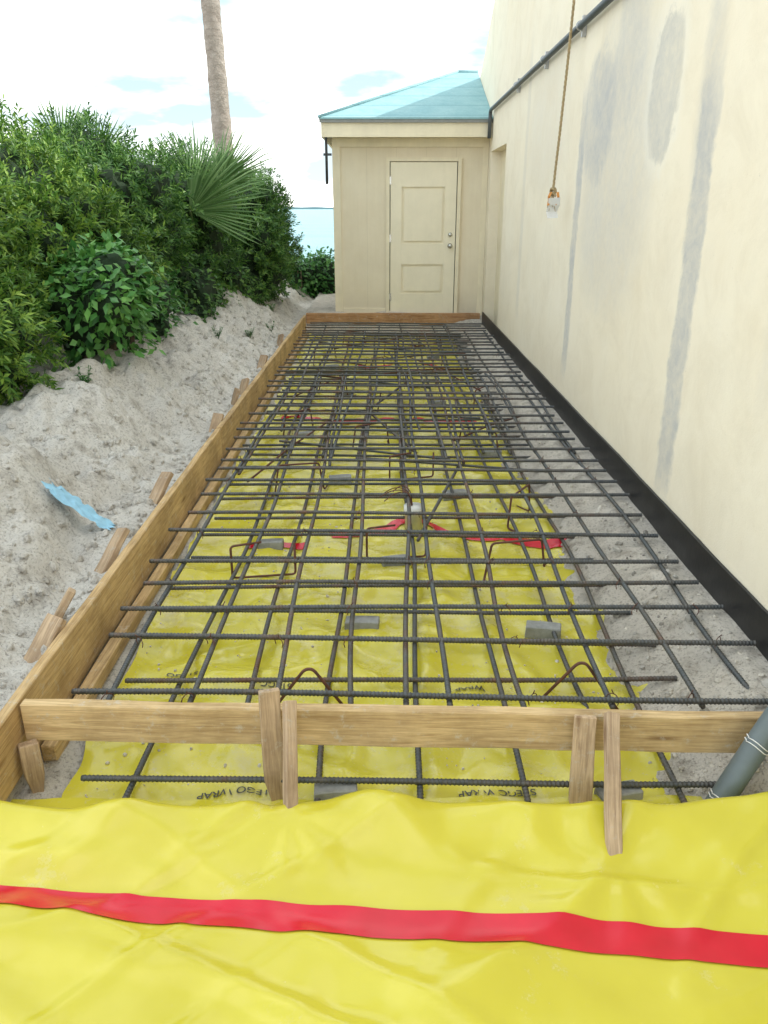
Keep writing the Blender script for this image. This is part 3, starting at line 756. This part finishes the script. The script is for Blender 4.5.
shrub(lob((-2.15,9.2,.60),(.40,.8,.45),3,9),'broad',PODOD,'dark low shrub under the hedge',19,.7,.1)
shrub(lob((-2.05,10.4,.52),(.38,.7,.42),3,10),'broad',PODOD,'dark low shrub under the hedge',20,.7,.05)
for i,(x,y,s,h) in enumerate(((-1.75,14.4,.55,.72),(-1.05,14.8,.55,.74),(-1.4,16.3,.7,.6),(-2.4,15.4,.8,.7),(-.6,16.8,.55,.5),(-3.4,17,1.0,.9))):
    shrub(lob((x,y,.08),(s,s,h),5,20+i),'broad',BUSHL,'low green coastal bush near the shore',30+i,.8,-.6,'bush','bush','low coastal bushes near the shore',ls=1.3)
def weed(x,y,seed,h=.10):
    rn=random.Random(seed); V=[];F=[]; z=G(x,y)
    for k in range(9):
        a=rn.random()*6.28; l=h*rn.uniform(.6,1.3); tip=Vector((x+math.cos(a)*l*.6,y+math.sin(a)*l*.6,z+l))
        v,f=tube_vf([Vector((x,y,z-.02)),tip],.002,4,True,len(V)); V+=v;F+=f
        for j in range(6):
            q=Vector((x,y,z)).lerp(tip,.3+.12*j); leafquad(V,F,q,Vector((rn.gauss(0,1),rn.gauss(0,1),.4)).normalized(),Vector((0,0,1)),.04,.018,.006)
    top(mesh_obj('weed',V,F,[BUSHL]),'small green weed sprouting from the sand','weed','weeds on the sand berm')
for i,(x,y) in enumerate(((-1.55,9.1),(-1.42,9.9),(-1.75,8.3),(-1.5,10.8),(-2.0,5.2))): weed(x,y,i)

def fan_vf(V,F,base,axis,normal,L,n=34,spread=2.05,seed=0,droop=.12):
    rn=random.Random(seed); axis=axis.normalized(); nrm=(normal-axis*normal.dot(axis)).normalized(); side=axis.cross(nrm)
    for i in range(n):
        a=-spread+2*spread*i/(n-1); da=2*spread/(n-1)
        l=L*(.72+.28*math.cos(a*.75))*rn.uniform(.88,1.08)
        dr=droop*rn.uniform(.7,1.6)
        def P(r,an,h=0): return base+(axis*math.cos(an)+side*math.sin(an))*r+nrm*(h-dr*(r/L)**2*L)
        b=len(V); fold=.012
        m=l*.45
        V+= [P(.03,a),P(m,a-da*.5,-fold),P(m,a,fold),P(m,a+da*.5,-fold),P(l*.8,a-da*.16,-.01),P(l*.8,a+da*.16,-.01),P(l,a+rn.uniform(-.03,.03),-.06*L)]
        F+= [(b,b+1,b+2),(b,b+2,b+3),(b+1,b+4,b+5,b+2),(b+2,b+5,b+3),(b+4,b+6,b+5)]
def fan_palm(root,fronds,label,seed):
    e=D.objects.new('fan_palm',None); col.objects.link(e); e.location=root; top(e,label,'palm','fan palms growing in the hedge')
    for k,(off,ax,nr,L,spd) in enumerate(fronds):
        V=[];F=[];p=Vector(off)
        fan_vf(V,F,p,Vector(ax),Vector(nr),L,34,spd,seed+k)
        mi=[0]*len(F); v,f=tube_vf(chaikin([(0,0,0),p*.5+Vector((0,0,.08)),p],2),.009,6,True,len(V)); V+=v;F+=f; mi+=[1]*len(f)
        mesh_obj('frond',V,F,[PALML,STEM],e,False,mi)
fan_palm((-2.22,10.1,.5),[((.10,-.95,.92),(.85,-.1,.62),(-.1,-1,.4),.90,1.10),((.05,-.3,1.15),(-.1,.1,1),(.3,-.9,.2),.72,1.2),((.35,-.5,1.2),(.6,.1,.9),(-.3,-.9,.5),.72,1.2)],'green fan palm with spiky fronds poking out of the hedge',3)
fan_palm((-3.2,8.4,.6),[((.1,-.1,1.35),(.05,0,1),(.2,-1,.1),.5,1.45),((.35,0,1.25),(.5,0,1),(.2,-1,.2),.5,1.45),((-.3,-.1,1.2),(-.5,0,1),(.2,-1,.2),.5,1.45)],'fan palm showing spiky frond tips above the hedge',9)
pt=D.objects.new('palm_tree',None); col.objects.link(pt); pt.location=(-2.42,12.9,0); top(pt,'tall palm tree with a bare ringed trunk behind the hedge','palm tree')
pts=[];rr=[]
for i in range(120):
    z=-.1+i*.075; pts.append((-.012*z+.03*math.sin(z*.7),.01*z,z)); rr.append(.150-.004*z+.004*math.sin(i*2.6)+.014*nz(i*.3,0,1,2)+.05*math.exp(-max(0,z)*2))
V,F=tube_vf(pts,rr,20); mesh_obj('trunk',V,F,[PALMB],pt,True)
V=[];F=[];rn=random.Random(5); tp=Vector(pts[-1]); mi=[]
for k in range(26):
    a=k*2.4; el=rn.uniform(-.5,1.2); d=Vector((math.cos(a)*math.cos(el),math.sin(a)*math.cos(el),math.sin(el)))
    nF=len(F); fan_vf(V,F,tp+d*.7,d,Vector((0,0,1)) if abs(d.z)<.9 else Vector((1,0,0)),.85,26,1.8,k,.35); mi+=[0]*(len(F)-nF)
    v,f=tube_vf([tp,tp+d*.72],.012,5,True,len(V)); V+=v;F+=f;mi+=[1]*len(f)
mesh_obj('crown',V,F,[PALML,STEM],pt,False,mi)

# ---------------------------------------------------------------- loose things on the sand
def crumple(name,x,y,lx,ly,mat,label,cat,seed,rz=0):
    V=[];F=[];n=30;m=14
    for j in range(m+1):
        for i in range(n+1):
            u=(i/n-.5)*lx*(1+.25*nz(j,0,.5,seed)); w=(j/m-.5)*ly*(1+.5*nz(i,0,.35,seed+2))+.008*nz(i,0,.5,seed+7)
            X=x+u*math.cos(rz)-w*math.sin(rz); Y=y+u*math.sin(rz)+w*math.cos(rz)
            V.append((X,Y,u))
    # lies on the highest clods, so it follows a plane resting on the sand
    pa=max(G(x-.12+a,y+b) for a in (-.04,0,.04) for b in (-.05,0,.05)); pb=max(G(x+.12+a,y+b) for a in (-.04,0,.04) for b in (-.05,0,.05))
    V=[(a,b,max(pa+(pb-pa)*((a-x)/.24+.5),G(a,b))+.006+.014*srd(a*22,b*26,seed,3)) for (a,b,_) in V]
    for j in range(m):
        for i in range(n):
            a=j*(n+1)+i; F.append((a,a+1,a+n+2,a+n+1))
    top(mesh_obj(name,V,F,[mat],None,True),label,cat)
crumple('blue_cloth',-1.50,3.60,.31,.10,BLUE,'crumpled light blue cloth lying on the sand','cloth',3.3,-.05)

def stones(name,n,region,smin,smax,mat,label,seed,zf):
    rn=random.Random(seed); V=[];F=[]
    base=bmesh.new(); bmesh.ops.create_icosphere(base,subdivisions=1,radius=1)
    bv=[v.co.copy() for v in base.verts]; bf=[tuple(v.index for v in f.verts) for f in base.faces]; base.free()
    for k in range(n):
        x,y=region(rn); s=smin+(smax-smin)*rn.random()**3; b=len(V); z=zf(x,y)
        q=Euler((rn.random()*6,rn.random()*6,rn.random()*6)).to_matrix(); sc=Vector((1,rn.uniform(.6,1),rn.uniform(.4,.8)))
        for c in bv:
            w=q@Vector((c.x*sc.x,c.y*sc.y,c.z*sc.z)); w*=s*(1+.35*noise.noise(c*1.7+Vector((k,0,0)))); V.append((x+w.x,y+w.y,z+w.z+s*.15))
        F+=[tuple(i+b for i in t) for t in bf]
    top(mesh_obj(name,V,F,[mat]),label,'gravel',kind='stuff')
stones('sand_clods',2800,lambda r:(-1.22-abs(r.gauss(0,.5)),r.uniform(1.95,11)),.003,.032,SAND,'small clods and pebbles scattered on the berm',5,G)
stones('gravel',1000,lambda r:(r.uniform(.88,1.39),1.95+9*r.random()**1.8),.003,.017,STONE,'pale rubble and pebbles beside the wall foot',6,G)
stones('rubble',110,lambda r:(r.uniform(.98,1.36),r.uniform(2.1,4.2)),.008,.026,m_plain('rubble_mixed',(.42,.39,.35),.9,0,.5,3),'broken concrete bits beside the wall foot',8,G)
stones('sand_spill',1600,lambda r:(r.choice([-1,1])*r.uniform(.2,1.0)-.02,r.uniform(1.95,9)),.002,.010,STONE,'sand grains and crumbs scattered on the yellow sheet',9,S_in)

# ---------------------------------------------------------------- light
EL=math.radians(43); AZ=math.radians(80)
w=D.worlds.new('World'); scene.world=w; w.use_nodes=True; t=w.node_tree; bg=t.nodes['Background']
sky=t.nodes.new('ShaderNodeTexSky'); sky.sky_type='NISHITA'; sky.sun_disc=False; sky.sun_elevation=EL; sky.sun_rotation=AZ; sky.dust_density=1.5
tc=t.nodes.new('ShaderNodeTexCoord'); sp=t.nodes.new('ShaderNodeSeparateXYZ'); t.links.new(tc.outputs['Generated'],sp.inputs[0])
def WM(op,a,b=0,clamp=False):
    q=t.nodes.new('ShaderNodeMath'); q.operation=op; q.use_clamp=clamp
    for i,v in enumerate((a,b)):
        if hasattr(v,'is_linked'): t.links.new(v,q.inputs[i])
        else: q.inputs[i].default_value=v
    return q.outputs[0]
den=WM('ADD',WM('MAXIMUM',sp.outputs['Z'],0),.22)
cb=t.nodes.new('ShaderNodeCombineXYZ'); t.links.new(WM('DIVIDE',sp.outputs['X'],den),cb.inputs[0]); t.links.new(WM('DIVIDE',sp.outputs['Y'],den),cb.inputs[1])
nzn=t.nodes.new('ShaderNodeTexNoise'); nzn.inputs['Scale'].default_value=1.5; nzn.inputs['Detail'].default_value=7; nzn.inputs['Roughness'].default_value=.52; t.links.new(cb.outputs[0],nzn.inputs['Vector'])
rp_=t.nodes.new('ShaderNodeValToRGB'); rp_.color_ramp.elements[0].position=.40; rp_.color_ramp.elements[1].position=.70; t.links.new(nzn.outputs['Fac'],rp_.inputs[0])
def WMix(f,a,b):
    mx=t.nodes.new('ShaderNodeMix'); mx.data_type='RGBA'
    for s_,v in ((mx.inputs[0],f),(mx.inputs[6],a),(mx.inputs[7],b)):
        if hasattr(v,'is_linked'): t.links.new(v,s_)
        elif hasattr(v,'__len__'): s_.default_value=(*v,1)
        else: s_.default_value=v
    return mx.outputs[2]
hz=WMix(.85,sky.outputs[0],(4.1,6.3,7.5))
hf=WM('POWER',WM('SUBTRACT',1,WM('MAXIMUM',sp.outputs['Z'],0),True),7)
hz=WMix(WM('MULTIPLY',hf,.85),hz,(7.4,7.9,8.2))
cl=WMix(rp_.outputs[0],hz,(24,23.2,21.8))
t.links.new(cl,bg.inputs['Color']); bg.inputs['Strength'].default_value=.15
sl=D.lights.new('sun','SUN'); sl.energy=4.4; sl.angle=math.radians(.5); sl.color=(1,.95,.87)
so=D.objects.new('sun',sl); col.objects.link(so)
dirv=Vector((math.sin(AZ)*math.cos(EL),math.cos(AZ)*math.cos(EL),math.sin(EL)))
so.rotation_mode='QUATERNION'; so.rotation_quaternion=dirv.to_track_quat('Z','Y'); so.location=dirv*30

cd=D.cameras.new('camera'); cd.sensor_fit='VERTICAL'; cd.sensor_height=36; cd.lens=27.42; cd.clip_start=.05; cd.clip_end=20000
co=D.objects.new('camera',cd); col.objects.link(co); co.location=(0,0,1.45); co.rotation_euler=(math.radians(90-21.3),0,0)
scene.camera=co
